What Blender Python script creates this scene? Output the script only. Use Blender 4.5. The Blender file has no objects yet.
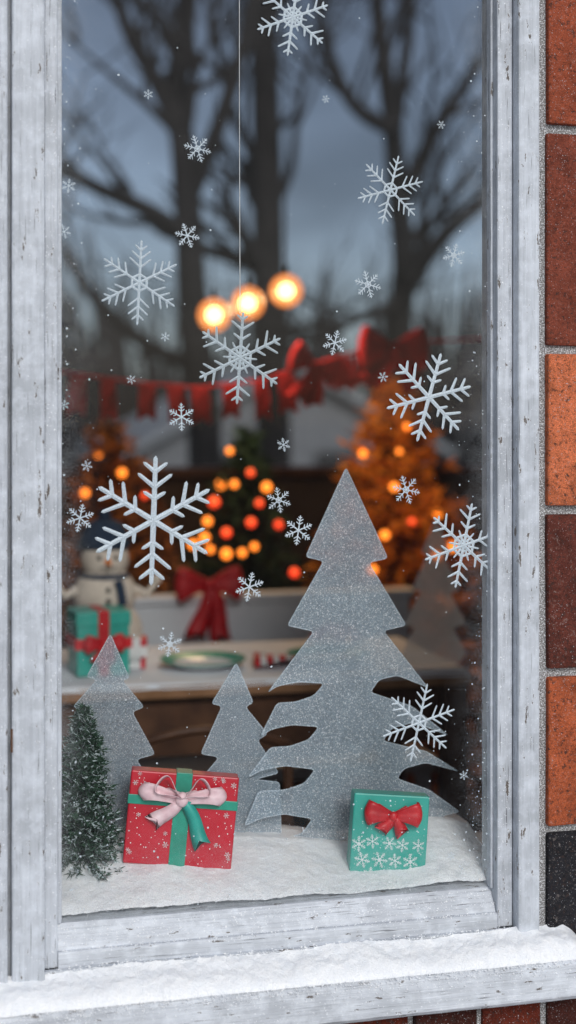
import bpy, bmesh, math, random
from mathutils import Vector, Matrix, noise, Euler
random.seed(7)
R=random.random
def U(a,b): return a+(b-a)*random.random()
sc=bpy.context.scene
col=sc.collection

# ------------------------------------------------------------------ materials
def newmat(name):
    m=bpy.data.materials.new(name); m.use_nodes=True
    nt=m.node_tree; nt.nodes.clear()
    out=nt.nodes.new('ShaderNodeOutputMaterial')
    return m,nt,out
def N(nt,t,**kw):
    n=nt.nodes.new(t)
    for k,v in kw.items(): setattr(n,k,v)
    return n
def coords(nt,scale=(1,1,1),kind='Object'):
    tc=N(nt,'ShaderNodeTexCoord'); mp=N(nt,'ShaderNodeMapping')
    mp.inputs['Scale'].default_value=scale
    nt.links.new(tc.outputs[kind],mp.inputs['Vector'])
    return mp.outputs['Vector']
def noi(nt,vec,scale,detail=4,rough=.55):
    n=N(nt,'ShaderNodeTexNoise'); n.inputs['Scale'].default_value=scale
    n.inputs['Detail'].default_value=detail; n.inputs['Roughness'].default_value=rough
    nt.links.new(vec,n.inputs['Vector']); return n.outputs['Fac']
def ramp(nt,fac,stops,interp='LINEAR'):
    r=N(nt,'ShaderNodeValToRGB'); r.color_ramp.interpolation=interp
    el=r.color_ramp.elements
    while len(el)>1: el.remove(el[-1])
    el[0].position=stops[0][0]; c=stops[0][1]; el[0].color=c if len(c)==4 else (*c,1)
    for p,c in stops[1:]:
        e=el.new(p); e.color=c if len(c)==4 else (*c,1)
    nt.links.new(fac,r.inputs['Fac']); return r.outputs['Color']
def g(v): return (v,v,v)
def mix(nt,fac,a,b,mode='MIX'):
    m=N(nt,'ShaderNodeMix',data_type='RGBA',blend_type=mode)
    for s,v in ((0,fac),(6,a),(7,b)):
        if isinstance(v,bpy.types.NodeSocket): nt.links.new(v,m.inputs[s])
        else: m.inputs[s].default_value=v if s==0 else (*v,1)
    return m.outputs[2]
def bump(nt,h,strength=.3,dist=.002,prev=None):
    b=N(nt,'ShaderNodeBump'); b.inputs['Strength'].default_value=strength; b.inputs['Distance'].default_value=dist
    nt.links.new(h,b.inputs['Height'])
    if prev: nt.links.new(prev,b.inputs['Normal'])
    return b.outputs['Normal']
def bsdf(nt,color,rough=.6,normal=None,spec=.3,**kw):
    p=N(nt,'ShaderNodeBsdfPrincipled')
    if isinstance(color,bpy.types.NodeSocket): nt.links.new(color,p.inputs['Base Color'])
    else: p.inputs['Base Color'].default_value=(*color,1)
    if isinstance(rough,bpy.types.NodeSocket): nt.links.new(rough,p.inputs['Roughness'])
    else: p.inputs['Roughness'].default_value=rough
    p.inputs['Specular IOR Level'].default_value=spec
    if normal: nt.links.new(normal,p.inputs['Normal'])
    for k,v in kw.items(): p.inputs[k].default_value=v
    return p

def painted_wood(name,axis,base=(.62,.66,.72)):
    m,nt,out=newmat(name)
    s=[1,1,1]; s['xyz'.index(axis)]=.03
    v=coords(nt,tuple(s)); v1=coords(nt,(1,1,1))
    grain=noi(nt,v,230,3,.6)
    fine=noi(nt,v,620,1,.5)
    big=noi(nt,v1,7,4,.68); med=noi(nt,v1,45,3,.65)
    s2=[1,1,1]; s2['xyz'.index(axis)]=.28
    v2=coords(nt,tuple(s2))
    chips=noi(nt,v2,95,5,.72)
    c=mix(nt,ramp(nt,grain,[(.3,g(0)),(.7,g(1))]),tuple(x*.74 for x in base),base)
    c=mix(nt,ramp(nt,big,[(.38,g(0)),(.68,g(.75))]),c,tuple(x*.55 for x in base))
    c=mix(nt,ramp(nt,med,[(.45,g(0)),(.75,g(.6))]),c,tuple(min(.9,x*1.2) for x in base))
    crack=ramp(nt,fine,[(.26,g(.9)),(.32,g(0))])
    c=mix(nt,crack,c,(.13,.135,.15))
    rim=ramp(nt,chips,[(.612,g(0)),(.622,g(.7)),(.63,g(0))])
    c=mix(nt,rim,c,(.88,.9,.93))
    ch=ramp(nt,chips,[(.63,g(0)),(.642,g(1))])
    c=mix(nt,ch,c,mix(nt,grain,(.05,.042,.036),(.22,.19,.17)))
    spk=ramp(nt,noi(nt,v1,420,1,.5),[(.69,g(0)),(.73,g(.8))])
    c=mix(nt,spk,c,(.85,.87,.9))
    h=mix(nt,ch,grain,g(0))
    nrm=bump(nt,h,.6,.003); nrm=bump(nt,med,.25,.002,nrm)
    p=bsdf(nt,c,.5,nrm,.35)
    nt.links.new(p.outputs[0],out.inputs[0]); return m

def snow_mat(name='snow'):
    m,nt,out=newmat(name); v=coords(nt)
    a=noi(nt,v,420,2,.7); b=noi(nt,v,60,3,.6)
    vo=N(nt,'ShaderNodeTexVoronoi'); vo.inputs['Scale'].default_value=800; nt.links.new(v,vo.inputs['Vector'])
    c=mix(nt,ramp(nt,b,[(.3,g(0)),(.7,g(1))]),(.86,.89,.93),(.95,.96,.97))
    nrm=bump(nt,b,.3,.004); nrm=bump(nt,a,.7,.0016,nrm); nrm=bump(nt,vo.outputs['Distance'],.55,.0011,nrm)
    p=bsdf(nt,c,.4,nrm,.6)
    nt.links.new(p.outputs[0],out.inputs[0]); return m

def simple(name,c1,c2=None,scale=40,rough=.6,bs=.25,bd=.002,spec=.3,kind='Object',**kw):
    m,nt,out=newmat(name); v=coords(nt,kind=kind)
    n=noi(nt,v,scale,3,.6)
    c2=c2 or tuple(x*.7 for x in c1)
    c=mix(nt,ramp(nt,n,[(.32,g(0)),(.68,g(1))]),c2,c1)
    nrm=bump(nt,noi(nt,v,scale*5,1,.6),bs,bd)
    p=bsdf(nt,c,rough,nrm,spec,**kw)
    nt.links.new(p.outputs[0],out.inputs[0]); return m
def leafy(name,c1,c2,scale=20):
    m,nt,out=newmat(name); v=coords(nt)
    c=mix(nt,ramp(nt,noi(nt,v,scale,1,.6),[(.32,g(0)),(.68,g(1))]),c2,c1)
    p=bsdf(nt,c,.7,None,.2); nt.links.new(p.outputs[0],out.inputs[0]); return m

def emis(name,colr,strength,base=(.8,.5,.2),alpha=1):
    m,nt,out=newmat(name)
    p=bsdf(nt,base,.3)
    p.inputs['Emission Color'].default_value=(*colr,1); p.inputs['Emission Strength'].default_value=strength
    p.inputs['Alpha'].default_value=alpha
    nt.links.new(p.outputs[0],out.inputs[0]); return m

def frost(name,alpha=.6,colr=(.66,.72,.78),speck=420,lo=.35,hi=1.0,dark=.55,bs=.9,tlw=.25,spark=False):
    m,nt,out=newmat(name); v=coords(nt)
    big=noi(nt,v,14,2,.65); f=noi(nt,v,speck,2,.75); sp_=noi(nt,v,760,0,.5)
    c=mix(nt,ramp(nt,f,[(.36,g(0)),(.64,g(1))]),tuple(x*dark for x in colr),tuple(min(.93,x*1.2) for x in colr))
    sk=ramp(nt,sp_,[(.68,g(0)),(.72,g(1))])
    if spark: c=mix(nt,sk,c,(.95,.97,1))  # sparkle put into the colour as white flecks
    nrm=bump(nt,f,bs,.0012)
    p=bsdf(nt,c,.35,nrm,.6)
    tl=N(nt,'ShaderNodeBsdfTranslucent'); tl.inputs['Color'].default_value=(*colr,1)
    m1=N(nt,'ShaderNodeMixShader'); m1.inputs[0].default_value=tlw
    nt.links.new(p.outputs[0],m1.inputs[1]); nt.links.new(tl.outputs[0],m1.inputs[2])
    if alpha>=1:
        nt.links.new(m1.outputs[0],out.inputs[0]); return m
    tr=N(nt,'ShaderNodeBsdfTransparent'); tr.inputs['Color'].default_value=(.93,.95,.97,1)
    a=mix(nt,.5,ramp(nt,big,[(.3,g(lo)),(.7,g(hi))]),ramp(nt,f,[(.36,g(lo)),(.64,g(hi))]))
    mm=N(nt,'ShaderNodeMath',operation='MULTIPLY'); nt.links.new(a,mm.inputs[0]); mm.inputs[1].default_value=alpha
    fa=mm.outputs[0]
    if spark:
        mx=N(nt,'ShaderNodeMath',operation='MAXIMUM'); nt.links.new(fa,mx.inputs[0]); nt.links.new(sk,mx.inputs[1]); fa=mx.outputs[0]
    ms=N(nt,'ShaderNodeMixShader'); nt.links.new(fa,ms.inputs[0])
    nt.links.new(tr.outputs[0],ms.inputs[1]); nt.links.new(m1.outputs[0],ms.inputs[2])
    nt.links.new(ms.outputs[0],out.inputs[0]); return m

M={}
M['wv']=painted_wood('peeling_paint_vertical','z',(.60,.64,.70))
M['wh']=painted_wood('peeling_paint_horizontal','x',(.66,.70,.76))
M['snow']=snow_mat()
M['flake']=frost('etched_snowflake',1.0,(.56,.64,.70),1000,.86,1.0,.62,.5,.0)
M['frost']=frost('frosted_acrylic',.74,(.43,.54,.63),620,.66,1.0,.58,.7,.25,True)
M['frostlifted']=frost('frosted_acrylic_lifted',.80,(.74,.82,.90),620,.7,1.0,.7,.7,.25,True)  # brighter copy of the frosted acrylic, colour lifted where little light arrives
M['frostedge']=frost('frosted_edge_highlight',.9,(.58,.68,.76),480,.5,1.0,.7,.6,.2,True)
M['red']=simple('red_ribbon',(.60,.012,.018),(.40,.006,.012),30,.42,.15,.001,.5)
M['redcloth']=simple('red_felt',(.44,.006,.012),(.28,.004,.008),25,.9)
M['redpaper']=simple('red_wrapping_paper',(.56,.008,.028),(.46,.006,.02),18,.35,.12,.0006,.5)
M['tealpaper']=simple('teal_wrapping_paper',(.03,.38,.31),(.022,.31,.25),18,.4,.12,.0006,.5)
M['green']=simple('green_ribbon',(.02,.33,.23),(.012,.22,.15),30,.35,.15,.001,.5)
M['teal']=simple('teal_ribbon',(.03,.40,.33),(.02,.28,.23),30,.4,.15,.001,.5)
M['pink']=simple('pale_pink_ribbon',(.86,.66,.69),(.72,.46,.50),60,.45,.15,.001,.4)
M['berry']=simple('pink_berries',(.62,.05,.10),(.45,.03,.06),60,.4)
M['white']=simple('white_paint',(.72,.75,.79),(.64,.67,.72),8,.5,.1)
M['whitedot']=simple('white_print',(.80,.84,.84),(.66,.72,.72),60,.6)
M['cloth']=simple('white_tablecloth',(.78,.81,.85),(.68,.72,.78),12,.85,.3)
M['oak']=simple('oak_wood',(.36,.19,.10),(.22,.11,.05),14,.5,.2)
M['darkoak']=simple('dark_oak',(.12,.055,.028),(.06,.026,.014),14,.5,.2)
M['needle']=leafy('fir_needles',(.035,.08,.04),(.014,.035,.02),20)
M['needlef']=leafy('frosted_needles',(.045,.10,.06),(.018,.045,.028),120)
M['needlesnow']=leafy('needle_frost',(.50,.57,.58),(.3,.38,.38),120)
M['gold']=leafy('golden_needles',(.82,.33,.04),(.50,.16,.018),16)
M['brown']=leafy('rust_needles',(.40,.16,.045),(.18,.07,.02),16)
M['bark']=simple('bark',(.020,.018,.018),(.010,.009,.009),6,.95,.5,.02)
M['treeline']=leafy('distant_woods',(.03,.028,.03),(.018,.017,.018),.4)
M['orangeL']=emis('orange_fairy_light',(1,.22,.018),2.8)
M['redL']=emis('red_fairy_light',(1,.035,.012),1.8)
M['bulb']=emis('warm_bulb',(1,.60,.20),11)
M['halo_shell']=emis('amber_halo_shell',(1,.26,.02),.75,(.05,.02,.006),.5)
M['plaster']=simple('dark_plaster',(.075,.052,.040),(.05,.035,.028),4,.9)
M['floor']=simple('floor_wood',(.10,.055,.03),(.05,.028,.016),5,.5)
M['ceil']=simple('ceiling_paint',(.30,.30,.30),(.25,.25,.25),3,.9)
M['ground']=simple('snowy_ground',(.62,.65,.70),(.35,.36,.36),.6,.9,.5,.05)
M['meadow']=simple('winter_field',(.10,.095,.09),(.05,.048,.045),.6,.9,.5,.05)
M['siding']=simple('grey_siding',(.15,.155,.165),(.11,.115,.125),3,.8)
M['roof']=simple('shingle_roof',(.22,.23,.25),(.15,.16,.17),3,.9)
M['black']=simple('black',(.012,.012,.014),(.02,.02,.02),30,.5)
M['navy']=simple('navy_knit',(.03,.05,.09),(.015,.025,.045),150,.95,.6)
M['snowman']=simple('white_felt',(.66,.58,.50),(.54,.47,.40),50,.95,.5)
M['carrot']=simple('carrot_orange',(.7,.2,.03),(.5,.12,.02),60,.6)
M['ceramic']=simple('white_ceramic',(.75,.76,.76),(.7,.7,.7),20,.15,.02)
M['cord']=simple('string',(.7,.72,.74),(.5,.5,.5),300,.8)

m,nt,out=newmat('brick'); v=coords(nt)
at=N(nt,'ShaderNodeAttribute',attribute_name='col')
n1=noi(nt,v,26,4,.75); n2=noi(nt,v,160,4,.75); n3=noi(nt,v,520,1,.5); n4=noi(nt,v,700,2,.8)
c=mix(nt,1.0,at.outputs['Color'],ramp(nt,n1,[(.28,g(.55)),(.5,g(1.0)),(.72,g(1.35))]),'MULTIPLY')
c=mix(nt,1.0,c,ramp(nt,n4,[(.3,g(.5)),(.7,g(1.45))]),'MULTIPLY')
c=mix(nt,ramp(nt,n2,[(.37,g(.85)),(.45,g(0))]),c,(.06,.04,.035))
c=mix(nt,ramp(nt,n2,[(.58,g(0)),(.70,g(.4))]),c,(.5,.42,.38))
c=mix(nt,ramp(nt,n3,[(.70,g(0)),(.74,g(1))]),c,(.55,.56,.6))
nrm=bump(nt,n1,.8,.008); nrm=bump(nt,n2,1,.006,nrm); nrm=bump(nt,n4,.7,.002,nrm)
p=bsdf(nt,c,.9,nrm,.2); nt.links.new(p.outputs[0],out.inputs[0]); M['brick']=m
m,nt,out=newmat('mortar'); v=coords(nt)
n1=noi(nt,v,160,4,.75); n2=noi(nt,v,500,1,.5)
c=mix(nt,n1,(.12,.118,.118),(.42,.41,.41))
c=mix(nt,ramp(nt,n2,[(.52,g(0)),(.58,g(1))]),c,(.75,.77,.8))
p=bsdf(nt,c,.95,bump(nt,n1,1,.006),.1); nt.links.new(p.outputs[0],out.inputs[0]); M['mortar']=m
# window glass: thin pane with a little frost creeping in from its edges
m,nt,out=newmat('window_glass_pane'); v=coords(nt)
fr=N(nt,'ShaderNodeFresnel'); fr.inputs['IOR'].default_value=1.22
tr=N(nt,'ShaderNodeBsdfTransparent'); tr.inputs['Color'].default_value=(.95,.97,.98,1)
gl=N(nt,'ShaderNodeBsdfGlossy'); gl.inputs['Roughness'].default_value=.02
ms=N(nt,'ShaderNodeMixShader'); nt.links.new(fr.outputs[0],ms.inputs[0]); nt.links.new(tr.outputs[0],ms.inputs[1]); nt.links.new(gl.outputs[0],ms.inputs[2])
sp=N(nt,'ShaderNodeSeparateXYZ'); nt.links.new(v,sp.inputs[0])
def edge(sock,a,b,va,vb):
    mr=N(nt,'ShaderNodeMapRange'); mr.inputs[1].default_value=a; mr.inputs[2].default_value=b; mr.inputs[3].default_value=va; mr.inputs[4].default_value=vb
    nt.links.new(sock,mr.inputs[0]); return mr.outputs[0]
def mth(op,a,b):
    n=N(nt,'ShaderNodeMath',operation=op)
    for i,x in enumerate((a,b)):
        if isinstance(x,bpy.types.NodeSocket): nt.links.new(x,n.inputs[i])
        else: n.inputs[i].default_value=x
    return n.outputs[0]
e1=edge(sp.outputs['Z'],.84,1.0,1,0); e2=edge(sp.outputs['X'],.22,.296,0,.8); e3=edge(sp.outputs['X'],-.311,-.25,.8,0)
ee=mth('MAXIMUM',mth('MAXIMUM',e1,e2),e3); ee=mth('MULTIPLY',ee,ee)
fn=mth('MULTIPLY',mix(nt,.5,ramp(nt,noi(nt,v,25,2,.7),[(.35,g(0)),(.7,g(1))]),ramp(nt,noi(nt,v,420,1,.8),[(.48,g(0)),(.62,g(1))])),ee)
fn=mth('MULTIPLY',fn,.34)
df=N(nt,'ShaderNodeBsdfDiffuse'); df.inputs['Color'].default_value=(.75,.8,.85,1)
ms2=N(nt,'ShaderNodeMixShader'); nt.links.new(fn,ms2.inputs[0]); nt.links.new(ms.outputs[0],ms2.inputs[1]); nt.links.new(df.outputs[0],ms2.inputs[2])
nt.links.new(ms2.outputs[0],out.inputs[0]); M['glass']=m

# ------------------------------------------------------------------ helpers
def fin(bm,name,mats,parent=None,smooth=False,bevel=0,seg=2):
    me=bpy.data.meshes.new(name)
    bm.normal_update(); bm.to_mesh(me); bm.free()
    for k in (mats if isinstance(mats,(list,tuple)) else [mats]): me.materials.append(M[k])
    if smooth:
        for p in me.polygons: p.use_smooth=True
    o=bpy.data.objects.new(name,me); col.objects.link(o)
    if parent: o.parent=parent
    if bevel:
        b=o.modifiers.new('bevel','BEVEL'); b.width=bevel; b.segments=seg; b.limit_method='ANGLE'
    return o
def empty(name,loc=(0,0,0),rot=(0,0,0)):
    e=bpy.data.objects.new(name,None); e.empty_display_size=.05; col.objects.link(e); e.location=loc; e.rotation_euler=rot; return e
def box(bm,x0,x1,y0,y1,z0,z1,mi=0,jit=0):
    vs=[bm.verts.new((x+U(-jit,jit),y+U(-jit,jit),z+U(-jit,jit))) for x,y,z in
        [(x0,y0,z0),(x1,y0,z0),(x1,y1,z0),(x0,y1,z0),(x0,y0,z1),(x1,y0,z1),(x1,y1,z1),(x0,y1,z1)]]
    fs=[]
    for f in [(0,3,2,1),(4,5,6,7),(0,1,5,4),(1,2,6,5),(2,3,7,6),(3,0,4,7)]:
        F=bm.faces.new([vs[i] for i in f]); F.material_index=mi; fs.append(F)
    return fs
def bx(name,x0,x1,y0,y1,z0,z1,mat,parent=None,bevel=.002):
    bm=bmesh.new(); box(bm,x0,x1,y0,y1,z0,z1); return fin(bm,name,mat,parent,bevel=bevel)
def sphere(bm,c,r,mi=0,seg=16,ring=10,sc_=(1,1,1)):
    d=bmesh.ops.create_uvsphere(bm,u_segments=seg,v_segments=ring,radius=r,matrix=Matrix.Translation(c)@Matrix.Diagonal((*sc_,1)))
    for v in d['verts']:
        for f in v.link_faces: f.material_index=mi; f.smooth=True
def tube(bm,pts,rads,n=8,mi=0,cap=True):
    rings=[]; pts=[Vector(p) for p in pts]
    for i,p in enumerate(pts):
        d=(pts[min(i+1,len(pts)-1)]-pts[max(i-1,0)]).normalized()
        a=d.cross(Vector((0,1,0)) if abs(d.y)<.9 else Vector((1,0,0))).normalized(); b=d.cross(a)
        rings.append([bm.verts.new(p+(a*math.cos(t)+b*math.sin(t))*rads[i]) for t in [2*math.pi*k/n for k in range(n)]])
    for i in range(len(rings)-1):
        for k in range(n):
            f=bm.faces.new((rings[i][k],rings[i][(k+1)%n],rings[i+1][(k+1)%n],rings[i+1][k])); f.material_index=mi; f.smooth=True
    if cap:
        for r_ in (rings[0],rings[-1]):
            try: f=bm.faces.new(r_); f.material_index=mi
            except: pass
from mathutils.geometry import tessellate_polygon
def sheet(name,pts,y,mat,parent=None,rim=.0014):
    P=[Vector((p[0],p[1])) for p in pts]; Q=[]
    for i,p in enumerate(P):
        a=P[i-1]; b=P[(i+1)%len(P)]
        ta=min(.25,.005/max((p-a).length,1e-6)); tb=min(.25,.005/max((p-b).length,1e-6))
        Q+=[p.lerp(a,ta), p.lerp(a,ta*.3).lerp(b,tb*.3), p.lerp(b,tb)]
    bm=bmesh.new()
    V=[bm.verts.new((q.x,y,q.y)) for q in Q]
    for t in tessellate_polygon([[Vector((q.x,q.y,0)) for q in Q]]):
        try: bm.faces.new([V[i] for i in t])
        except: pass
    bmesh.ops.recalc_face_normals(bm,faces=bm.faces)
    o=fin(bm,name,mat,parent)
    area=sum(Q[i].x*Q[(i+1)%len(Q)].y-Q[(i+1)%len(Q)].x*Q[i].y for i in range(len(Q)))
    sg=1 if area>0 else -1
    bm=bmesh.new(); O_=[];I_=[]
    for i,q in enumerate(Q):
        d=(Q[(i+1)%len(Q)]-Q[i-1]).normalized(); n=Vector((-d.y,d.x))*sg*rim
        O_.append(bm.verts.new((q.x,y-.0012,q.y))); I_.append(bm.verts.new((q.x+n.x,y-.0012,q.y+n.y)))
    for i in range(len(Q)):
        j=(i+1)%len(Q); bm.faces.new((O_[i],O_[j],I_[j],I_[i]))
    fin(bm,'edge_highlight','frostedge',o)  # brighter frosted rim laid along the outline as a painted edge highlight
    return o
def octa(bm,c,r,sx=1,sz=1):
    x,y,z=c
    v=[bm.verts.new(p) for p in [(x+r*sx,y,z),(x,y+r,z),(x-r*sx,y,z),(x,y-r,z),(x,y,z+r*sz),(x,y,z-r*sz)]]
    for i in range(4):
        a,b=v[i],v[(i+1)%4]; bm.faces.new((a,b,v[4])); bm.faces.new((b,a,v[5]))

# ------------------------------------------------------------------ snowflakes
def tent(bm,p0,p1,w0,w1,h,mi=0):
    d=(p1-p0); L=d.length; d/=L; n=Vector((-d.y,d.x))
    def V(p,y): return bm.verts.new((p.x,y,p.y))
    a0=V(p0+n*w0/2,0); b0=V(p0-n*w0/2,0); c0=V(p0,-h)
    a1=V(p1+n*w1/2,0); b1=V(p1-n*w1/2,0); c1=V(p1,-h*.8)
    e=V(p1+d*w1*.7,0)
    for f in ((a0,c0,c1,a1),(c0,b0,b1,c1),(a1,c1,e),(c1,b1,e)):
        F=bm.faces.new(f); F.material_index=mi
def flake_mesh(bm,r,style,th0=0,c=Vector((0,0)),h=None,mi=0):
    h=h or r*.022
    spec={'A':dict(w=.066,br=[(.36,.30,50),(.56,.27,50),(.76,.17,50)],ring=.20,bw=.8),
          'B':dict(w=.076,br=[(.40,.22,55),(.62,.30,55),(.84,.13,55)],ring=.26,bw=.85),
          'C':dict(w=.090,br=[(.34,.18,58),(.52,.34,52),(.76,.22,52)],ring=0,bw=.8),
          'D':dict(w=.085,br=[(.38,.26,52),(.60,.28,50),(.80,.14,48)],ring=.22,bw=.8),
          'E':dict(w=.10,br=[(.40,.26,55),(.62,.24,55),(.82,.13,55)],ring=0,bw=.8)}[style]
    W=spec['w']*r
    for k in range(6):
        a=th0+math.pi/2+k*math.pi/3
        d=Vector((math.cos(a),math.sin(a)))
        tent(bm,c,c+d*r*.97,W,W*.75,h,mi)
        for t,l,ang in spec['br']:
            for s in (-1,1):
                aa=a+s*math.radians(ang); dd=Vector((math.cos(aa),math.sin(aa)))
                tent(bm,c+d*r*t,c+d*r*t+dd*r*l*U(.90,1.08),W*spec['bw'],W*.6,h*.9,mi)
        if spec['ring']:
            a2=a+math.pi/3; d2=Vector((math.cos(a2),math.sin(a2)))
            tent(bm,c+d*r*spec['ring'],c+d2*r*spec['ring'],W*.8,W*.8,h*.85,mi)
            if style=='B':
                am=a+math.pi/6; dm=Vector((math.cos(am),math.sin(am)))
                tent(bm,c+dm*r*.1,c+dm*r*.36,W*.9,W*.5,h*.85,mi)
def flake(x,z,r,style,rot,y=-.0035,name='snowflake_decal'):
    bm=bmesh.new(); flake_mesh(bm,r,style,math.radians(rot))
    o=fin(bm,name,'flake'); o.location=(x,y,z); return o
for x,z,r,s,ro in [(.006,2.054,.054,'B',-8),(.147,1.822,.050,'A',-14),(-.206,1.684,.057,'A',-3),(.204,1.532,.064,'C',-16),
                 (-.187,1.365,.086,'C',-2),(.256,1.322,.061,'B',-12),(.189,1.074,.056,'A',-13)]:
    flake(x,z,r,s,ro)
o=flake(-.061,1.586,.064,'B',-4,.03,'hanging_snowflake')
bm=bmesh.new(); tube(bm,[(0,0,.062),(-.001,0,.35),(-.001,0,.70)],[.0006]*3,6); s=fin(bm,'string','cord',o)
for i,(x,z) in enumerate([(-.127,1.867),(-.141,1.749),(.241,1.733),(.066,1.607),(.114,1.689),(-.149,1.504),(.17,1.402),(.014,1.348),(-.014,1.39),(-.055,1.272),(-.165,1.198),(-.285,1.37)]):
    flake(x,z,U(.017,.021),'DE'[i%2],U(-20,20),name='small_snowflake_decal')
bm=bmesh.new()
for x,z in [(-.194,1.937),(.053,1.944),(.222,1.917),(-.217,1.554),(-.276,1.439),(.256,.996),(.136,1.56),(-.007,1.466),(-.306,1.749),(-.171,1.612),(.237,.883),(-.306,1.52),(-.30,1.81)]:
    flake_mesh(bm,U(.006,.010),'E',U(0,1),Vector((x,z)))
for i in range(900):
    x=U(-.309,.295); z=U(.86,2.25)
    if R()<.55: 
        x = -.31+abs(random.gauss(0,.03)) if R()<.5 else .296-abs(random.gauss(0,.03))
    if R()<.4: z=.845+abs(random.gauss(0,.12))
    if not(-.309<x<.295): continue
    r=.0005+.0011*R()**4
    v=[bm.verts.new((x+r*math.cos(t)*U(.7,1.2),U(-.0003,0),z+r*math.sin(t)*U(.7,1.2))) for t in [k*math.pi/3 for k in range(6)]]
    bm.faces.new(v)
fk=fin(bm,'frost_specks','flake'); fk.location=(0,-.0032,0)

# ------------------------------------------------------------------ window frame
wf=empty('window_frame')
ZT=2.30
bx('outer_casing_board',-.435,-.3815,-.052,.03,.74,ZT+.08,'wv',wf,.003)
bx('casing_shadow_gap',-.3815,-.3765,-.020,.03,.74,ZT+.08,'wv',wf,0)
bx('left_casing',-.3765,-.3345,-.050,.03,.758,ZT+.08,'wv',wf,.003)
bx('left_sash_stile',-.3340,-.3165,-.030,.028,.786,ZT,'wv',wf,.002)
bx('left_glazing_bead',-.3160,-.3095,-.010,.02,.836,ZT,'wv',wf,.002)
bx('right_sash_stile',.2965,.3190,-.030,.028,.786,ZT,'wv',wf,.002)
bx('right_glazing_bead',.2925,.2964,-.014,.02,.836,ZT,'wv',wf,.001)
bx('right_casing',.3200,.3520,-.050,.03,.758,ZT+.08,'wv',wf,.003)
bx('top_rail',-.3112,.2962,-.030,.028,ZT-.06,ZT,'wh',wf,.002)
bx('head_casing',-.3340,.3180,-.050,.03,ZT+.001,ZT+.08,'wh',wf,.003)
bm=bmesh.new()
prof=[(.026,.757),(-.031,.757),(-.031,.803),(-.0285,.806),(-.023,.806),(-.021,.813),(-.004,.835),(.026,.837)]
xs=[-.3162,.2962]; vv=[[bm.verts.new((x,a,b)) for a,b in prof] for x in xs]
for i in range(len(prof)):
    j=(i+1)%len(prof); bm.faces.new((vv[0][i],vv[0][j],vv[1][j],vv[1][i]))
bm.faces.new(vv[0][::-1]); bm.faces.new(vv[1])
fin(bm,'bottom_rail','wh',wf,bevel=.0008)
bx('bottom_strip',-.3342,.3198,-.040,-.0315,.757,.786,'wh',wf,.0015)
bx('hinge',-.3778,-.3752,-.0515,-.049,1.075,1.105,'darkoak',wf,.0005)
bm=bmesh.new(); bm.faces.new([bm.verts.new(p) for p in [(-.316,0,.828),(.300,0,.828),(.300,0,ZT-.03),(-.316,0,ZT-.03)]])
fin(bm,'window_glass','glass')
wl=empty('window_ledge')
bm=bmesh.new(); n=60
prof=[(.03,.700),(-.088,.700),(-.094,.706),(-.094,.748),(-.090,.755),(.03,.761)]
rings=[[bm.verts.new((-.9+1.318*i/n,a+.0009*noise.noise((i*.5,b*30,1)),b+.0012*noise.noise((i*.4,a*30,5)))) for a,b in prof] for i in range(n+1)]
for i in range(n):
    for k in range(len(prof)):
        j=(k+1)%len(prof); bm.faces.new((rings[i][k],rings[i][j],rings[i+1][j],rings[i+1][k]))
bm.faces.new(rings[0][::-1]); bm.faces.new(rings[-1])
fin(bm,'ledge_board','wh',wl)

def grid(bm,x0,x1,y0,y1,nx,ny,zf,yf=None):
    g_=[]
    for i in range(nx+1):
        row=[]
        for j in range(ny+1):
            x=x0+(x1-x0)*i/nx; y=y0+(y1-y0)*j/ny
            if yf: y=yf(x,j/ny)
            row.append(bm.verts.new((x,y,zf(x,y,j/ny))))
        g_.append(row)
    for i in range(nx):
        for j in range(ny):
            f=bm.faces.new((g_[i][j],g_[i+1][j],g_[i+1][j+1],g_[i][j+1])); f.smooth=True
    return g_
def fb(x,y,s,o=4):
    return noise.fractal((x*s,y*s,3.3),1.0,2.0,o)
bm=bmesh.new()
def yf(x,t):
    fr=-.0905+.004*fb(x,0,9,2)+.0025*fb(x,0,40,2)+.001*fb(x,0,240,1)
    return fr+(-.041-fr)*t
def zf(x,y,t):
    th=.018+.007*noise.noise((x*8,y*8,0))+.004*noise.noise((x*24,y*30,2))+.0018*noise.noise((x*70,y*70,4))+.0009*fb(x,y,160,3)
    e=min(1,t/.5)
    rise=.014*t*t
    endf=min(1,(.418-x)/.03) if x>.388 else 1
    return .7550+(max(.002,th)*math.sin(e*math.pi/2)**.65+rise)*max(.05,endf)**.6
grid(bm,-.9,.416,0,1,900,30,zf,yf)
fin(bm,'ledge_snow','snow')
bm=bmesh.new()
for i in range(5200):
    k=R()
    if k<.42: x,y,z=U(-.6,.41),-.0945-abs(random.gauss(0,.0008)),.757-abs(random.gauss(0,.009))
    elif k<.62:
        x,y=U(-.33,.317),U(-.031,-.006); z=.8065 if y<-.023 else .813+(y+.021)*1.3
    elif k<.82: x,y,z=U(-.33,.35),-.0415,.784+abs(random.gauss(0,.004))
    elif k<.93: x,y,z=U(.353,.362),-.037,U(.8,2.2)
    else: x,y,z=U(-.309,.294),U(.004,.02),U(.840,.850)
    octa(bm,(x,y,z),.0004+.0013*R()**3,U(.8,1.5),U(.6,1))
fin(bm,'snow_crumbs','snow')
bx('interior_sill',-.45,.45,.029,.28,.79,.828,'white',None,.004)
bm=bmesh.new()
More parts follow.
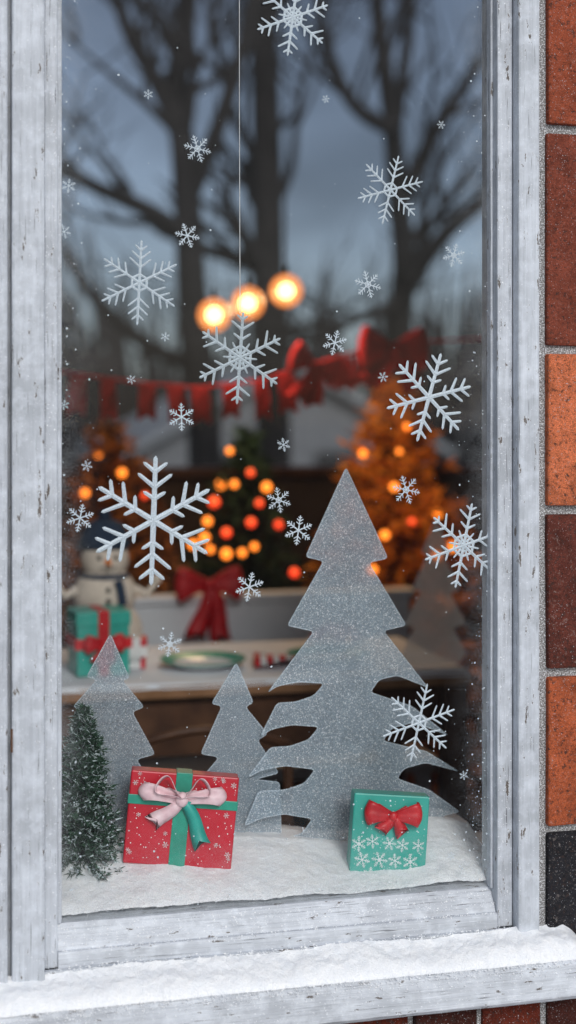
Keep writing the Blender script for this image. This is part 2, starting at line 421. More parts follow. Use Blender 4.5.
def zi(x,y,t):
    p_=.004+.052*min(1,(y/.13))**.72
    p_*=(.88+.26*math.exp(-((x+.15)/.13)**2)+.26*math.exp(-((x-.245)/.05)**2)-.26*math.exp(-((x-.13)/.07)**2)+.10*math.exp(-((x+.30)/.04)**2))
    z=.836+p_+.0030*noise.noise((x*16,y*16,0))+.0014*fb(x,y,50,3)+.0005*fb(x,y,200,2)
    if t>.8: z-=(t-.8)/.2*.045*(.5+t)
    return max(z,.8295)
grid(bm,-.330,.315,.003,.25,320,130,zi)
fin(bm,'sill_snow','snow')

# ------------------------------------------------------------------ brick wall
bm=bmesh.new(); lay=bm.loops.layers.color.new('col')
PAL=[(.46,.19,.12),(.54,.25,.15),(.36,.14,.10),(.28,.13,.10),(.46,.20,.12),(.22,.12,.10),(.42,.17,.11)]
def brick(x0,x1,z0,z1,c,y=-.046):
    yy=y+U(-.003,.003)
    for f in box(bm,x0+.005,x1-.005,yy,.0,z0+.006,z1-.006,0,.0015):
        for l in f.loops: l[lay]=(*c,1)
Z=[-.2,.03,.255,.48,.70,.922,1.143,1.3726,1.599,1.911,2.14,2.37,2.60]
CC=[PAL[0],PAL[3],PAL[0],PAL[3],(.17,.17,.19),(.74,.38,.24),(.42,.22,.18),(.86,.48,.32),(.54,.28,.21),(.64,.32,.22),PAL[1],PAL[3]]
for i in range(len(Z)-1):
    brick(.361,.462,Z[i],Z[i+1],CC[i])
    brick(-.535,-.438,Z[i],Z[i+1],random.choice(PAL))
def field(x0,x1,z0,z1):
    z=z0; r=0
    while z<z1-.01:
        x=x0-(.11 if r%2 else 0)
        while x<x1:
            a=max(x,x0); b=min(x+.222,x1)
            if b-a>.03: brick(a,b,z,min(z+.075,z1),random.choice(PAL))
            x+=.222
        z+=.075; r+=1
field(.462,2.9,-.2,3.6); field(-2.2,-.535,-.2,3.6)
x=-.4365
while x<.36:
    brick(x,min(x+.1,.36),.475,.697,random.choice(PAL)); x+=.1
field(-.438,.360,-.2,.475)
x=-.4365
while x<.36:
    brick(x,min(x+.1,.36),2.385,2.60,random.choice(PAL)); x+=.1
field(-.535,.462,2.60,3.6)
bw=fin(bm,'brick_wall','brick',bevel=.003,seg=2)
bm=bmesh.new()
for a in [(.3525,2.9,-.036,.10,-.2,3.6),(-2.2,-.4355,-.036,.10,-.2,3.6),(-.4354,.3524,-.036,.10,-.2,.699),(-.4354,.3524,-.036,.10,2.381,3.6)]:
    box(bm,*a)
fin(bm,'mortar','mortar',bw)

# ------------------------------------------------------------------ room
rm=empty('interior_room')
bx('room_floor',-1.6,2.8,.10,3.1,.08,.2,'floor',rm,0)
bx('room_ceiling',-1.7,2.9,.101,3.2,3.5,3.6,'ceil',rm,0)
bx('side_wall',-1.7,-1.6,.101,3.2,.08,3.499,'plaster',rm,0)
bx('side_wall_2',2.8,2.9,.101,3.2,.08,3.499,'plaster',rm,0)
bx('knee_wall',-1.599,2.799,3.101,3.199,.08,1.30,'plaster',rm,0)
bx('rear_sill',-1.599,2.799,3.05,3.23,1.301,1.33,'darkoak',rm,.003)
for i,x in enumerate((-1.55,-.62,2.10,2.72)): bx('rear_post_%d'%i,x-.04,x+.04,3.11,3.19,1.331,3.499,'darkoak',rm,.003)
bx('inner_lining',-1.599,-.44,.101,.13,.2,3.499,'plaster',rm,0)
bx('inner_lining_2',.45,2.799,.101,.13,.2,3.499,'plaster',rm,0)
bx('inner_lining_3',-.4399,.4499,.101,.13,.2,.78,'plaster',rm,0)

# ------------------------------------------------------------------ bows
def loop3(bm,side,L,D,w0,w1,up,mi,n=22,cx=0,cz=0):
    prev=None
    for i in range(n+1):
        t=i/n; s=math.sin(math.pi*t)
        x=side*L*(s**.75); y=-D*math.sin(2*math.pi*t)*.8-.002
        w=w0+(w1-w0)*(s**.8)
        zc=up*s+ .04*L*math.sin(9*t)
        z0=zc-w/2; z1=zc+w/2
        nj=6; row=[]
        for j in range(nj+1):
            u=j/nj; row.append(bm.verts.new((cx+x*(1-.14*(abs(u-.5)*2)**2),y+ .14*D*math.sin(u*math.pi*4)*(1.1-s*.6),cz+z0+(z1-z0)*u)))
        if prev:
            for j in range(nj):
                f=bm.faces.new((prev[j],prev[j+1],row[j+1],row[j])); f.material_index=mi; f.smooth=True
        prev=row
def vloop(bm,side,L,H,wid,mi,tilt=0,n=26):
    prev=None
    for i in range(n+1):
        t=i/n; s=math.sin(math.pi*t)
        x=L*(s**.8); z=H*math.sin(2*math.pi*t)*(.35+.65*s)*.55
        c,sn=math.cos(tilt),math.sin(tilt); x,z=x*c-z*sn,x*sn+z*c
        y0=-.003; w=wid*(.55+.45*s)
        row=[bm.verts.new((side*(x+.10*w*(k-1)),y0-w*k*.55,z+.18*w*(k-1))) for k in range(3)]
        if prev:
            for k in range(2):
                f=bm.faces.new((prev[k],prev[k+1],row[k+1],row[k])); f.material_index=mi; f.smooth=True
        prev=row
def tail(bm,p0,p1,w0,w1,mi,wav=.1,y0=0,cx=0,cz=0):
    p0=Vector(p0); p1=Vector(p1); d=p1-p0; L=d.length; dn=d/L; nn=Vector((-dn.y,dn.x)); n=12; prev=None
    for i in range(n+1):
        t=i/n; c=p0+d*t+nn*math.sin(t*5)*L*wav*.5; w=w0+(w1-w0)*t
        y=y0-.003-.02*L*math.sin(t*7)
        row=[bm.verts.new((cx+q.x,y-(.004*math.sin(math.pi*k/2)*w/.02 if w<.05 else .01*(k==1)),cz+q.y)) for k,q in enumerate((c-nn*w/2,c+ (dn*(-w*.45) if i==n else dn*0),c+nn*w/2))]
        if prev:
            for k in range(2):
                f=bm.faces.new((prev[k],prev[k+1],row[k+1],row[k])); f.material_index=mi; f.smooth=True
        prev=row
def bow(name,loc,W,mat='red',tails=((-.35,-1.1),(.35,-1.1)),tw=.22,mats=None,rot=0,parent=None,H=.62,D=.12,up=.04):
    bm=bmesh.new(); L=W/2
    loop3(bm,-1,L,W*D,L*.22,L*H*1.15,L*up,0); loop3(bm,1,L,W*D,L*.22,L*H*1.15,L*up,0)
    for i,(a,b) in enumerate(tails):
        tail(bm,(0,0),(a*L,b*L),tw*L*.8,tw*L*1.5,(1 if mats and i==len(tails)-1 else 0))
    sphere(bm,(0,-W*.05,0),L*.15,0,14,10,(1,.8,1.15))
    o=fin(bm,name,[mat]+([mats] if mats else [mat]),parent)
    o.modifiers.new('s','SOLIDIFY').thickness=W*.006
    o.location=loc; o.rotation_euler=(0,math.radians(rot),0); return o

# ------------------------------------------------------------------ window gifts
def gift(name,c,w,h,d,roll,mat,lean=-4):
    e=empty(name,c,(math.radians(lean),math.radians(roll),math.radians(-9)))
    bx('box',-w/2,w/2,-d/2,d/2,-h/2,h/2,mat,e,.0022); return e
gr=gift('red_gift_box',(-.134,.088,.938),.152,.128,.036,5.5,'redpaper')
bx('ribbon_vertical',-.0125,.0105,-.0192,.0192,-.0652,.0652,'green',gr,.0008)
bx('ribbon_horizontal',-.0772,.0772,-.0198,.0198,.018,.031,'green',gr,.0008)
bow('bow',(-.002,-.021,.030),.124,'pink',tails=((-.62,-.62),(.62,-1.0)),tw=.26,mats='teal',parent=gr,H=.36,up=.16)
bm=bmesh.new(); 
for s in (-1,1): vloop(bm,s,.040,.030,.014,0,math.radians(32))
o=fin(bm,'bow_upper_loops','pink',gr); o.location=(-.002,-.027,.032); o.modifiers.new('s','SOLIDIFY').thickness=.0006
bm=bmesh.new()
for i in range(170):
    x=U(-.073,.073); z=U(-.060,.060)
    if -.015<x<.013 or .014<z<.035: continue
    r=U(.0004,.0010)
    if R()<.15: flake_mesh(bm,U(.003,.0048),'E',R(),Vector((x,z)),.0002)
    else: bm.faces.new([bm.verts.new((x+r*math.cos(t),0,z+r*math.sin(t))) for t in [k*math.pi/3 for k in range(6)]][::-1])
o=fin(bm,'printed_dots','whitedot',gr); o.location=(0,-.0184,0)
gt=gift('teal_gift_box',(.164,.062,.899),.110,.122,.034,4.5,'tealpaper')
bm=bmesh.new()
for i in range(5):
    for j in range(5):
        x=-.043+.0215*i+U(-.003,.003)+(.008 if j%2 else 0); z=-.053+.0225*j+U(-.003,.003)
        if z>.008 and abs(x)<.041: continue
        if abs(x)>.044: continue
        flake_mesh(bm,U(.0095,.0125),'DE'[(i+j)%2],U(0,1),Vector((x,z)),.0003)
for i in range(90):
    x=U(-.052,.052); z=U(-.058,.058); r=U(.0004,.0009)
    bm.faces.new([bm.verts.new((x+r*math.cos(t),0,z+r*math.sin(t))) for t in [k*math.pi/3 for k in range(6)]][::-1])
o=fin(bm,'printed_snowflakes','whitedot',gt); o.location=(0,-.0174,0)
bow('bow',(.002,-.021,.032),.084,'red',tails=((-.40,-.55),(.42,-.6)),tw=.34,parent=gt,H=.74,up=.12)

# ------------------------------------------------------------------ frosted cutouts (branch tiers separated by curved slits)
main=[(.124,1.430),(.061,1.297),(.089,1.290),(.033,1.196),(.074,1.186),
 (.003,1.098),(.018,1.107),(.050,1.112),(.090,1.108),(.074,1.091),(.046,1.083),(.018,1.083),
 (-.008,1.034),(.010,1.044),(.040,1.049),(.082,1.044),(.066,1.026),(.038,1.018),(.008,1.018),
 (-.027,.975),(-.004,.985),(.030,.989),(.076,.981),(.060,.962),(.030,.954),(-.010,.955),
 (-.032,.904),(-.006,.914),(.028,.918),(.072,.908),(.056,.888),(.024,.880),(-.014,.882),(-.045,.840),
 (.300,.840),(.275,.898),(.305,.903),(.255,.940),(.204,.960),(.215,.974),(.250,.981),(.304,.964),(.252,.998),(.182,1.018),(.196,1.036),(.230,1.043),(.287,1.020),(.228,1.068),(.162,1.092),(.176,1.110),(.205,1.115),(.254,1.094),(.183,1.183),(.219,1.190),(.160,1.286),(.190,1.292)]
sheet('frosted_tree_cutout',main,.14,'frost')
lt=[(-.224,1.190),(-.259,1.128),(-.244,1.123),(-.279,1.085),(-.258,1.080),(-.297,1.012),(-.265,1.004),(-.300,.952),(-.28,.84),(-.165,.84),(-.160,.945),(-.150,.952),(-.186,1.004),(-.158,1.010),(-.192,1.074),(-.174,1.080),(-.206,1.120),(-.196,1.124)]
sheet('frosted_tree_cutout',lt,.17,'frost')
mt=[(-.040,1.143),(-.078,1.083),(-.062,1.079),(-.094,1.010),(-.066,1.004),(-.112,.954),(-.09,.84),(.03,.84),(.026,.962),(-.010,.968),(.025,.975),(-.008,1.026),(.008,1.034),(-.026,1.076),(-.014,1.082)]
sheet('frosted_tree_cutout',mt,.155,'frost')
bt=[(.600,1.285),(.566,1.208),(.580,1.204),(.545,1.130),(.565,1.125),(.525,1.050),(.550,1.046),(.510,.962),(.655,.962),(.672,.985),(.640,1.04),(.672,1.048),(.634,1.118),(.657,1.126),(.618,1.20),(.636,1.207)]
sheet('frosted_tree_cutout',bt,1.06,'frostlifted')

# ------------------------------------------------------------------ conifers
def conifer(name,base,H,Rb,nb,needles,nl,nw,mats,p=.9,snow=0,h0=.03,droop=.25):
    bm=bmesh.new(); b=Vector(base)
    tube(bm,[b,b+Vector((0,0,H*.97))],[Rb*.06,Rb*.01],8,0)
    for i in range(nb):
        h=h0+(1-h0)*(i/nb)**1.05; L=Rb*(1-h)**p*U(.75,1.1)+Rb*.03
        a=i*2.399+U(-.3,.3); o=b+Vector((0,0,h*H))
        d=Vector((math.cos(a),math.sin(a),-droop+ .9*h*.6+U(-.1,.1))).normalized()
        e=o+d*L
        tube(bm,[o,e],[Rb*.02,Rb*.006],4,0,False)
        for k in range(max(4,int(needles*(L/Rb+.15)))):
            t=U(.12,1.03); q=o+d*L*t+Vector((U(-1,1),U(-1,1),U(-1,1)))*L*.08
            dd=(d*U(.3,1)+Vector((U(-1,1),U(-1,1),U(-.8,.8)))).normalized()
            l=nl*U(.6,1.2); sd=dd.cross(Vector((U(-1,1),U(-1,1),U(-1,1)))).normalized()*nw*U(.7,1.2)
            f=bm.faces.new([bm.verts.new(q-sd),bm.verts.new(q+sd),bm.verts.new(q+dd*l)])
            f.material_index=2 if (snow and R()<snow*(1.3 if t>.6 else .6)) else 1
    return fin(bm,name,mats)
conifer('snowy_pine_tree',(-.270,.105,.862),.236,.058,330,62,.010,.0013,['bark','needlef','needlesnow'],.62,.20,.04,.12)
conifer('christmas_tree',(.44,2.3,.2),1.27,.44,230,46,.05,.007,['bark','needle'],.9)
conifer('golden_christmas_tree',(.915,2.3,.2),1.42,.46,250,60,.05,.010,['bark','gold'],.75)
conifer('rust_christmas_tree',(.06,2.5,.2),1.28,.50,200,46,.055,.009,['bark','brown'],.8)
def ornaments(tree,pts,cx,cy,H,Rb,p,r=.014):
    o=bpy.data.objects[tree]
    for mk in ('orangeL','redL'):
        bm=bmesh.new(); any_=False
        for x,z,k in pts:
            if k!=mk: continue
            any_=True
            rr=Rb*max(0,1-(z-.2)/H)**p; dx=x-cx
            y=cy-math.sqrt(max(rr*rr-dx*dx,.0004))-.02
            sphere(bm,(x,y,z),r*U(.75,1.2),0,10,7)
        if any_: fin(bm,'fairy_lights',mk,o)
        else: bm.free()
O,D_='orangeL','redL'
ornaments('christmas_tree',[(.358,1.308,O),(.392,1.31,O),(.44,1.344,D_),(.384,1.408,O),(.317,1.119,O),(.273,1.131,O),(.355,1.11,O),(.398,1.114,O),(.434,1.131,O),(.308,1.151,O),(.317,1.199,O),(.46,1.255,D_),(.337,1.256,D_),(.52,1.19,D_),(.43,1.20,D_),(.56,1.05,D_),(.49,1.30,O),(.36,1.17,D_)],.44,2.3,1.27,.44,.9,.0135)
ornaments('golden_christmas_tree',[(.80,1.397,O),(.887,1.405,O),(.86,1.30,O),(.99,1.22,O),(.90,1.20,D_),(.82,1.16,O),(.97,1.10,O),(1.03,1.12,O),(.78,1.06,O),(.92,1.48,O)],.915,2.3,1.42,.46,.75,.0115)
ornaments('rust_christmas_tree',[(.013,1.396,O),(.08,1.34,O),(-.03,1.28,O),(.15,1.27,D_)],.06,2.5,1.28,.50,.8,.011)
for tn,loc,en in (('golden_christmas_tree',(.93,1.86,1.30),1.5),('rust_christmas_tree',(.02,2.02,1.25),.9)):
    l=bpy.data.lights.new('fairy_fill_light','POINT'); l.energy=en; l.color=(1,.50,.18); l.shadow_soft_size=.08  # unseen fill added in front of the tree, boosts the fairy lights' warmth
    lo_=bpy.data.objects.new('fairy_fill_light',l); col.objects.link(lo_); lo_.parent=bpy.data.objects[tn]; lo_.location=loc

# ------------------------------------------------------------------ table & items
tb=empty('dining_table')
bx('table_top',-1.15,.662,1.0,1.5,.925,.9535,'oak',tb,.004)
bx('apron',-1.10,.60,1.03,1.05,.80,.9245,'darkoak',tb,.002)
bx('side_apron',.60,.622,1.055,1.46,.80,.9245,'darkoak',tb,.002)
for i,(x,y) in enumerate([(-1.1,1.03),(.60,1.004),(-1.1,1.44),(.60,1.44)]): bx('leg_%d'%i,x,x+.055,y,y+.05,.2,.9245,'darkoak',tb,.004)
bm=bmesh.new()
grid(bm,-1.14,.655,1.004,1.495,120,30,lambda x,y,t:.9575+.0012*fb(x,y,9))
grid(bm,-1.14,.655,0,1,120,3,lambda x,y,t:.9575+.0012*fb(x,1.004,9)-.012*(1-t)-.002*fb(x,0,12)*(1-t),lambda x,t:.9985+.0055*t)
fin(bm,'tablecloth','cloth')
def lathe(bm,prof,c,n=32,mi=0):
    c=Vector(c); rings=[[bm.verts.new(c+Vector((r*math.cos(t),r*math.sin(t),z))) for t in [2*math.pi*k/n for k in range(n)]] for r,z in prof]
    for i in range(len(rings)-1):
        m_=mi[i] if isinstance(mi,list) else mi
        for k in range(n):
            f=bm.faces.new((rings[i][k],rings[i][(k+1)%n],rings[i+1][(k+1)%n],rings[i+1][k])); f.smooth=True; f.material_index=m_
for x,y in ((.10,1.17),(.385,1.17)):
    bm=bmesh.new(); lathe(bm,[(.001,.003),(.055,.003),(.065,.008),(.092,.016),(.095,.018),(.092,.014),(.06,.0),(.001,.0)],(x,y,.961),36,[0,0,1,1,1,0,0])
    fin(bm,'dinner_plate',['ceramic','green'])
bm=bmesh.new()
for i in range(7):
    x=.20+i*.014
    v=[[bm.verts.new((x+dx+.01*j,1.10+.05*j,.966+.014*math.sin(j*1.1+i*.25)+.004)) for dx in (0,.0138)] for j in range(4)]
    for j in range(3):
        f=bm.faces.new((v[j][0],v[j][1],v[j+1][1],v[j+1][0])); f.material_index=i%2; f.smooth=True
o=fin(bm,'striped_napkin',['red','ceramic']); o.modifiers.new('s','SOLIDIFY').thickness=.004
bm=bmesh.new(); lathe(bm,[(.001,0),(.03,0),(.055,.012),(.066,.03),(.063,.03),(.05,.014),(.001,.006)],(.44,1.30,.961),32); bb=fin(bm,'berry_bowl','ceramic')
bm=bmesh.new()
for i in range(45):
    a=U(0,6.28); r=.055*math.sqrt(R()); sphere(bm,(.44+r*math.cos(a),1.30+r*math.sin(a),.985+.025*(1-(r/.06)**2)+U(0,.01)),.0085,0,10,7)
fin(bm,'berries','berry',bb)
def tgift(name,x,y,w,d,h,mat,rib,rot):
    e=empty(name,(x,y,.960),(0,0,math.radians(rot)))
    bx('box',-w/2,w/2,-d/2,d/2,0,h-.012,mat,e,.002)
    bx('lid',-w/2-.003,w/2+.003,-d/2-.003,d/2+.003,h-.03,h,mat,e,.002)
    bx('ribbon_vertical',-.012,.012,-d/2-.0045,d/2+.0045,.0005,h+.0015,rib,e,.0005)
    bx('ribbon_horizontal',-w/2-.0052,w/2+.0052,-d/2-.0052,d/2+.0052,h*.42,h*.42+.022,rib,e,.0005)
    bow('bow',(0,-d/2-.008,h*.5),w*.8,rib,parent=e,tails=((-.5,-.9),(.5,-.9)),tw=.3,H=.8)
    return e
tgift('teal_ribboned_gift',-.130,1.16,.112,.10,.135,'tealpaper','red',6)
tgift('small_red_gift',-.045,1.20,.045,.05,.065,'redpaper','ceramic',-10)
sm=empty('snowman_figurine',(-.100,1.30,.960))
bm=bmesh.new(); sphere(bm,(0,0,.062),.085,0,24,16,(1,.9,.92)); sphere(bm,(0,0,.150),.070,0,24,16,(1,.95,.95))
sphere(bm,(0,0,.228),.054,0,24,16)
fin(bm,'body','snowman',sm,True)
bm=bmesh.new()
lathe(bm,[(.052,0),(.056,.006),(.056,.020),(.052,.022),(.050,.040),(.039,.058),(.018,.068),(.001,.070)],(0,.004,.250)); sphere(bm,(0,.004,.326),.014,0)
fin(bm,'knit_hat','navy',sm)
bm=bmesh.new(); lathe(bm,[(.044,-.010),(.054,-.008),(.057,.003),(.050,.009),(.040,.010)],(0,0,.188)); tail(bm,(.02,0),(.035,-.06),.018,.020,0,.05,-.068,0,.187)
fin(bm,'scarf','navy',sm)
bm=bmesh.new()
for p_,r in [((-.018,-.050,.235),.0055),((.018,-.050,.235),.0055),((0,-.066,.165),.006),((0,-.067,.140),.006),((0,-.077,.08),.006)]: sphere(bm,p_,r,0,10,8)
for k in range(5):
    a=math.radians(-50+25*k); sphere(bm,(.02*math.sin(a),-.050,.217-.006*math.cos(a)),.0025,0,8,6)
fin(bm,'eyes_and_buttons','black',sm)
bm=bmesh.new(); tube(bm,[(0,-.050,.226),(.004,-.090,.222)],[.0075,.001],10); fin(bm,'carrot_nose','carrot',sm)
bm=bmesh.new()
for s in (-1,1):
    tube(bm,[(s*.055,-.01,.165),(s*.092,-.025,.15),(s*.110,-.03,.175)],[.011,.009,.007],8); sphere(bm,(s*.112,-.03,.182),.012)
fin(bm,'arms','snowman',sm)
be=empty('white_bench')
bx('backrest',-.02,.775,1.745,1.785,.60,1.020,'white',be,.006)
bx('top_rail',-.035,.79,1.735,1.795,1.021,1.045,'white',be,.006)
bx('seat',-.02,.775,1.53,1.744,.60,.64,'white',be,.006)
for i,(x,y) in enumerate([(-.01,1.54),(.725,1.54),(-.01,1.74),(.725,1.74)]): bx('leg_%d'%i,x,x+.04,y,y+.04,.2,.599,'white',be,.004)
bow('red_bow',(.217,1.715,1.075),.18,'red',tails=((-.35,-1.6),(.45,-1.7)),tw=.42,H=.9)
def arc(x0,x1,y,z,hh,n=14): return [(x0+(x1-x0)*i/n, y-.03*math.sin(math.pi*i/n), z+hh*math.sin(math.pi*i/n)) for i in range(n+1)]
for x0,x1 in ((-.16,.18),):
    ch=empty('wooden_chair')
    bm=bmesh.new(); tube(bm,arc(x0,x1,.72,.882,.045),[.009]*15,10); tube(bm,arc(x0,x1,.72,.74,.02),[.010]*15,8)
    for x in (x0,x1):
        tube(bm,[(x,.72,.2),(x,.72,.884)],[.014,.009],10); tube(bm,[(x,.96,.2),(x,.96,.62)],[.014,.014],10)
    fin(bm,'chair_frame','darkoak',ch); bx('seat',x0-.01,x1+.01,.70,.975,.62,.65,'darkoak',ch,.008)

# ------------------------------------------------------------------ garland, bows, pendants
bm=bmesh.new()
gp=[(-1.2,2.0,1.80),(-.6,2.0,1.66),(-.135,2.0,1.631),(.098,2.0,1.60),(.246,2.0,1.59),(.417,2.0,1.61),(.569,2.0,1.66),(.801,2.0,1.72),(1.4,2.0,1.76),(2.79,2.0,1.95)]
tube(bm,gp,[.004]*len(gp),6,0)
for x,z in [(-.18,1.63),(-.091,1.625),(-.01,1.61),(.098,1.60),(.176,1.595),(.246,1.59),(.331,1.60),(.417,1.61),(.49,1.63),(.66,1.68),(.72,1.70)]:
    w=U(.042,.052); hh=U(.095,.12); t=U(-.1,.1)
    v=[bm.verts.new((x+a*w/2+t*b*hh,2.0-.006-.01*math.sin(b*3),z-b*hh)) for a,b in [(-1,0),(1,0),(1.05,.5),(1.1,1),(0,.85),(-1.1,1),(-1.05,.5)]]
    bm.faces.new((v[0],v[1],v[2],v[4],v[6])); bm.faces.new((v[2],v[3],v[4])); bm.faces.new((v[4],v[5],v[6]))
fin(bm,'red_bunting','redcloth')
bow('hanging_red_bow',(.569,1.97,1.655),.155,'redcloth',tails=((-.3,-1.5),(.5,-1.5)),tw=.5,H=1.1,rot=18)
bow('hanging_red_bow',(.801,1.97,1.705),.21,'redcloth',tails=((-.75,-1.1),(.7,-1.1)),tw=.5,H=1.05)
for i,(x,z) in enumerate([(.286,1.793),(.383,1.828),(.493,1.865)]):
    e=empty('pendant_lamp',(x,2.0,z))
    bm=bmesh.new(); sphere(bm,(0,0,0),.023,0,16,10); fin(bm,'bulb','bulb',e)
    bm=bmesh.new(); sphere(bm,(0,0,0),.048,0,20,12); fin(bm,'halo_shell','halo_shell',e)  # glowing shell added around the bulb to stand in for its halo
    bm=bmesh.new(); tube(bm,[(0,0,.048),(0,0,.072)],[.008,.006],12); tube(bm,[(0,0,.072),(0,0,3.5-z)],[.0015,.0015],6); fin(bm,'cord','black',e)
    l=bpy.data.lights.new('lamp_light','POINT'); l.energy=8; l.color=(1,.66,.36); l.shadow_soft_size=.05
    lo_=bpy.data.objects.new('lamp_light',l); col.objects.link(lo_); lo_.parent=e

# ------------------------------------------------------------------ outside
def gz(x,y,t):
    s=min(1,max(0,(y-6)/16)); return -1.6*s*s*(3-2*s)+.05*fb(x,y,.3,3)
bm=bmesh.new()
gy=[-400,-150,-60,-25,-10,-4,0,3.3,5,7,9,11,13,16,20,25,35,60,120,300,900]
gx=[-900,-300,-120,-50,-25,-12,-6,-3,0,3,6,9,14,20,30,50,120,300,900]
gv=[[bm.verts.new((x,y,gz(x,y,0) if abs(x)<60 and abs(y)<60 else (-1.6 if y>60 else (-1.6*min(1,max(0,(y-6)/16)))))) for y in gy] for x in gx]
for i in range(len(gx)-1):
    for j in range(len(gy)-1):
        f=bm.faces.new((gv[i][j],gv[i+1][j],gv[i+1][j+1],gv[i][j+1])); f.smooth=True
        f.material_index=1 if gy[j]>=3 else 0
fin(bm,'ground',['ground','meadow'])

def smooth_path(P,n=5):
    P=[Vector(p) for p in P]; out=[]
    for i in range(len(P)-1):
        p0=P[max(i-1,0)];p1=P[i];p2=P[i+1];p3=P[min(i+2,len(P)-1)]
        for k in range(n):
            t=k/n; out.append(.5*((2*p1)+(-p0+p2)*t+(2*p0-5*p1+4*p2-p3)*t*t+(-p0+3*p1-3*p2+p3)*t**3))
    out.append(P[-1]); return out
def twig(bm,p,d,L,r,depth):
    n=5; pts=[p]; 
    for i in range(n):
        d=(d+Vector((U(-.32,.32),U(-.32,.32),U(-.15,.25)))).normalized(); pts.append(pts[-1]+d*L/n)
    tube(bm,pts,[r*(1-.75*i/n) for i in range(n+1)],5,0,False)
    if depth>0:
        for i in range(random.choice((3,4))):
            k=random.randint(1,n); t=pts[k]
            dd=(d+Vector((U(-1,1),U(-.8,.8),U(-.35,.8)))).normalized()
            twig(bm,t,dd,L*U(.45,.7),r*.5,depth-1)
def tree(name,Y,limbs,ntw=5):
    bm=bmesh.new()
    for pts,r0,r1,amp in limbs:
        P=[(x,Y+amp*i/(len(pts)-1)+U(-.05,.05),z) for i,(x,z) in enumerate(pts)]
        S=smooth_path(P); m_=len(S)-1
        tube(bm,S,[r0+(r1-r0)*(i/m_) for i in range(m_+1)],10)
        for k in range(ntw):
            i=random.randint(int(m_*.25),m_); a=S[i]; d=(S[min(i+1,m_)]-S[max(i-1,0)]).normalized()
            if a.z<2.0: continue
            dd=(d*.6+Vector((U(-1,1),U(-.7,.7),U(-.3,.8)))).normalized()
            twig(bm,a,dd,U(.7,1.5),max(.018,r1*.8),2)
    return fin(bm,name,'bark')
tree('bare_tree',7.5,[
 ([(1.31,-.6),(1.295,1.5),(1.227,2.103),(1.193,2.773),(1.16,3.307),(1.126,3.707),(1.193,4.313),(1.227,4.9),(1.3,6.2)],.125,.05,.2),
 ([(1.20,2.70),(.924,2.864),(.592,2.984),(.344,3.073),(-.1,3.2)],.065,.032,-.4),
 ([(1.16,3.40),(.991,3.766),(.824,4.088),(.724,4.412),(.5,5.2)],.07,.03,.3),
 ([(1.18,2.95),(1.364,3.451),(1.501,3.93),(1.605,4.41),(1.75,5.3)],.065,.03,-.3),
 ([(1.24,1.9),(.991,1.966),(.592,2.291),(.344,2.68),(.15,3.1)],.06,.026,.3)],6)
tree('bare_tree',9,[
 ([(2.12,-1),(2.114,1.421),(2.098,2.445),(2.082,3.626),(2.033,4.803),(2.017,6.4)],.15,.10,0),
 ([(2.08,3.4),(1.85,3.9),(1.7,4.6),(1.5,5.4)],.05,.02,.4),
 ([(2.08,3.1),(2.3,3.5),(2.42,4.1),(2.7,5.0)],.045,.02,.5)],6)
tree('bare_tree',8,[
 ([(2.88,-.9),(2.878,1.427),(2.855,2.159),(2.87,2.636),(2.839,3.183),(2.801,3.694),(2.724,4.201),(2.686,4.9),(2.7,6)],.12,.045,.1),
 ([(2.89,2.45),(3.149,2.86),(3.543,3.18),(4.0,3.5)],.075,.035,-.4),
 ([(2.85,3.05),(3.149,3.65),(3.503,4.15),(3.9,4.8)],.07,.032,.3),
 ([(2.81,3.6),(2.60,3.75),(2.458,3.966),(2.307,4.391),(2.25,4.9)],.065,.03,.3),
 ([(2.87,2.36),(2.70,2.3),(2.458,2.225),(2.158,2.076),(1.9,2.1)],.05,.022,-.3),
 ([(2.81,3.6),(2.916,4.286),(2.994,4.85),(3.1,5.6)],.055,.026,.2)],6)
bm=bmesh.new()
for i in range(620):
    x=U(-10,50); y=U(46,66); h=U(3.5,8.5)+1.4*noise.noise((x*.15,0,0)); w=U(.10,.38)
    tube(bm,[(x,y,-1.8),(x+U(-.3,.3),y,h*.5),(x+U(-.9,.9),y,h)],[w,w*.7,.03],5,0,False)
for i in range(2400):
    x=U(-10,50); y=U(44,68); z=U(-1.6,3.6)+1.2*noise.noise((x*.2,0,0)); r=U(.5,1.3)
    d=Vector((U(-1,1),U(-.3,.3),U(-.2,1))).normalized(); s=Vector((d.z,0,-d.x))*r*.35
    c_=Vector((x,y,z)); bm.faces.new([bm.verts.new(c_-s),bm.verts.new(c_+s),bm.verts.new(c_+d*r)])
fin(bm,'distant_treeline','treeline')
hs=empty('neighbor_house')
bm=bmesh.new()
P=[(3.8,-1.8),(10.2,-1.8),(10.2,.9),(7.0,2.6),(3.8,.9)]
a=[bm.verts.new((x,28,z)) for x,z in P]; b=[bm.verts.new((x,36,z)) for x,z in P]
bm.faces.new(a); bm.faces.new(b[::-1])
for i in range(5): bm.faces.new((a[i],b[i],b[(i+1)%5],a[(i+1)%5]))
fin(bm,'walls','siding',hs)
for s in (-1,1):
    bm=bmesh.new(); v=[(7.0,2.62),(7.0,2.80),(7+s*3.7,.83),(7+s*3.7,.65)]
    a=[bm.verts.new((x,27.6,z)) for x,z in v]; b=[bm.verts.new((x,36.4,z)) for x,z in v]
    bm.faces.new(a); bm.faces.new(b[::-1])
    for i in range(4): bm.faces.new((a[i],b[i],b[(i+1)%4],a[(i+1)%4]))
    fin(bm,'roof_slope','roof',hs)
bx('window',5.2,6.2,27.93,27.99,-.2,.8,'black',hs,.01); bx('window_2',7.6,8.6,27.93,27.99,-.2,.8,'black',hs,.01)

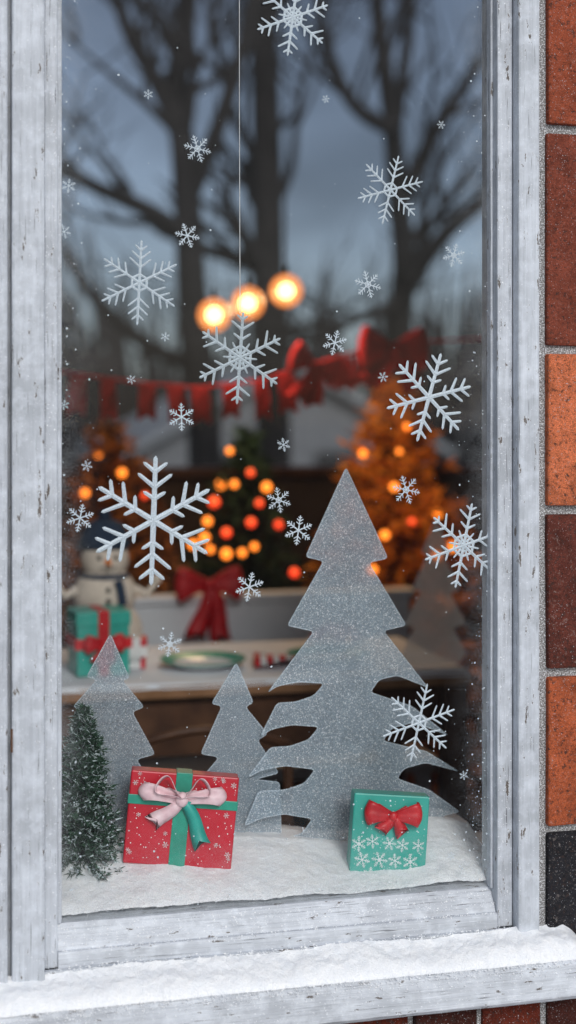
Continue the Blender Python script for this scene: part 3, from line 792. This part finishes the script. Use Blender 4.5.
# ------------------------------------------------------------------ world, sun, camera
w=bpy.data.worlds.new('World'); sc.world=w; w.use_nodes=True; nt=w.node_tree; nt.nodes.clear()
out=N(nt,'ShaderNodeOutputWorld'); bg=N(nt,'ShaderNodeBackground')
sky=N(nt,'ShaderNodeTexSky'); sky.sky_type='NISHITA'; sky.sun_disc=False
EL=32; AZ=177
sky.sun_elevation=math.radians(EL); sky.sun_rotation=math.radians(AZ)
hsv=N(nt,'ShaderNodeHueSaturation'); hsv.inputs['Saturation'].default_value=.60; nt.links.new(sky.outputs[0],hsv.inputs['Color'])
v=coords(nt,(1,1,2.2),'Generated'); n1=noi(nt,v,3.2,3,.6)
cl=ramp(nt,n1,[(.35,g(.58)),(.65,g(1.2))])
c=mix(nt,1.0,hsv.outputs[0],cl,'MULTIPLY')
tc=N(nt,'ShaderNodeTexCoord'); sp=N(nt,'ShaderNodeSeparateXYZ'); nt.links.new(tc.outputs['Generated'],sp.inputs[0])
dk=ramp(nt,sp.outputs['Y'],[(.0,g(1)),(.75,(.29,.32,.37))])
c=mix(nt,1.0,c,dk,'MULTIPLY')
nt.links.new(c,bg.inputs['Color']); bg.inputs['Strength'].default_value=.15
nt.links.new(bg.outputs[0],out.inputs[0])
sl=bpy.data.lights.new('sun','SUN'); sl.energy=1.5; sl.angle=math.radians(16); sl.color=(1,.97,.93)
so=bpy.data.objects.new('sun',sl); col.objects.link(so)
az=math.radians(AZ); dirn=Vector((math.sin(az)*math.cos(math.radians(EL)),math.cos(az)*math.cos(math.radians(EL)),math.sin(math.radians(EL))))
so.rotation_euler=dirn.to_track_quat('Z','Y').to_euler(); so.location=dirn*20

cam=bpy.data.cameras.new('camera'); co=bpy.data.objects.new('camera',cam); col.objects.link(co)
co.location=(-.4737,-1.9,1.5); co.rotation_euler=(math.radians(90),0,math.radians(-14))
cam.sensor_fit='VERTICAL'; cam.sensor_height=36; cam.sensor_width=20.25; cam.lens=50; cam.shift_y=-92/1024
cam.clip_end=2000; cam.clip_start=.05
cam.dof.use_dof=True; cam.dof.focus_distance=1.99; cam.dof.aperture_fstop=1.9
sc.camera=co
sc.view_settings.view_transform='Standard'; sc.view_settings.look='None'; sc.view_settings.exposure=0
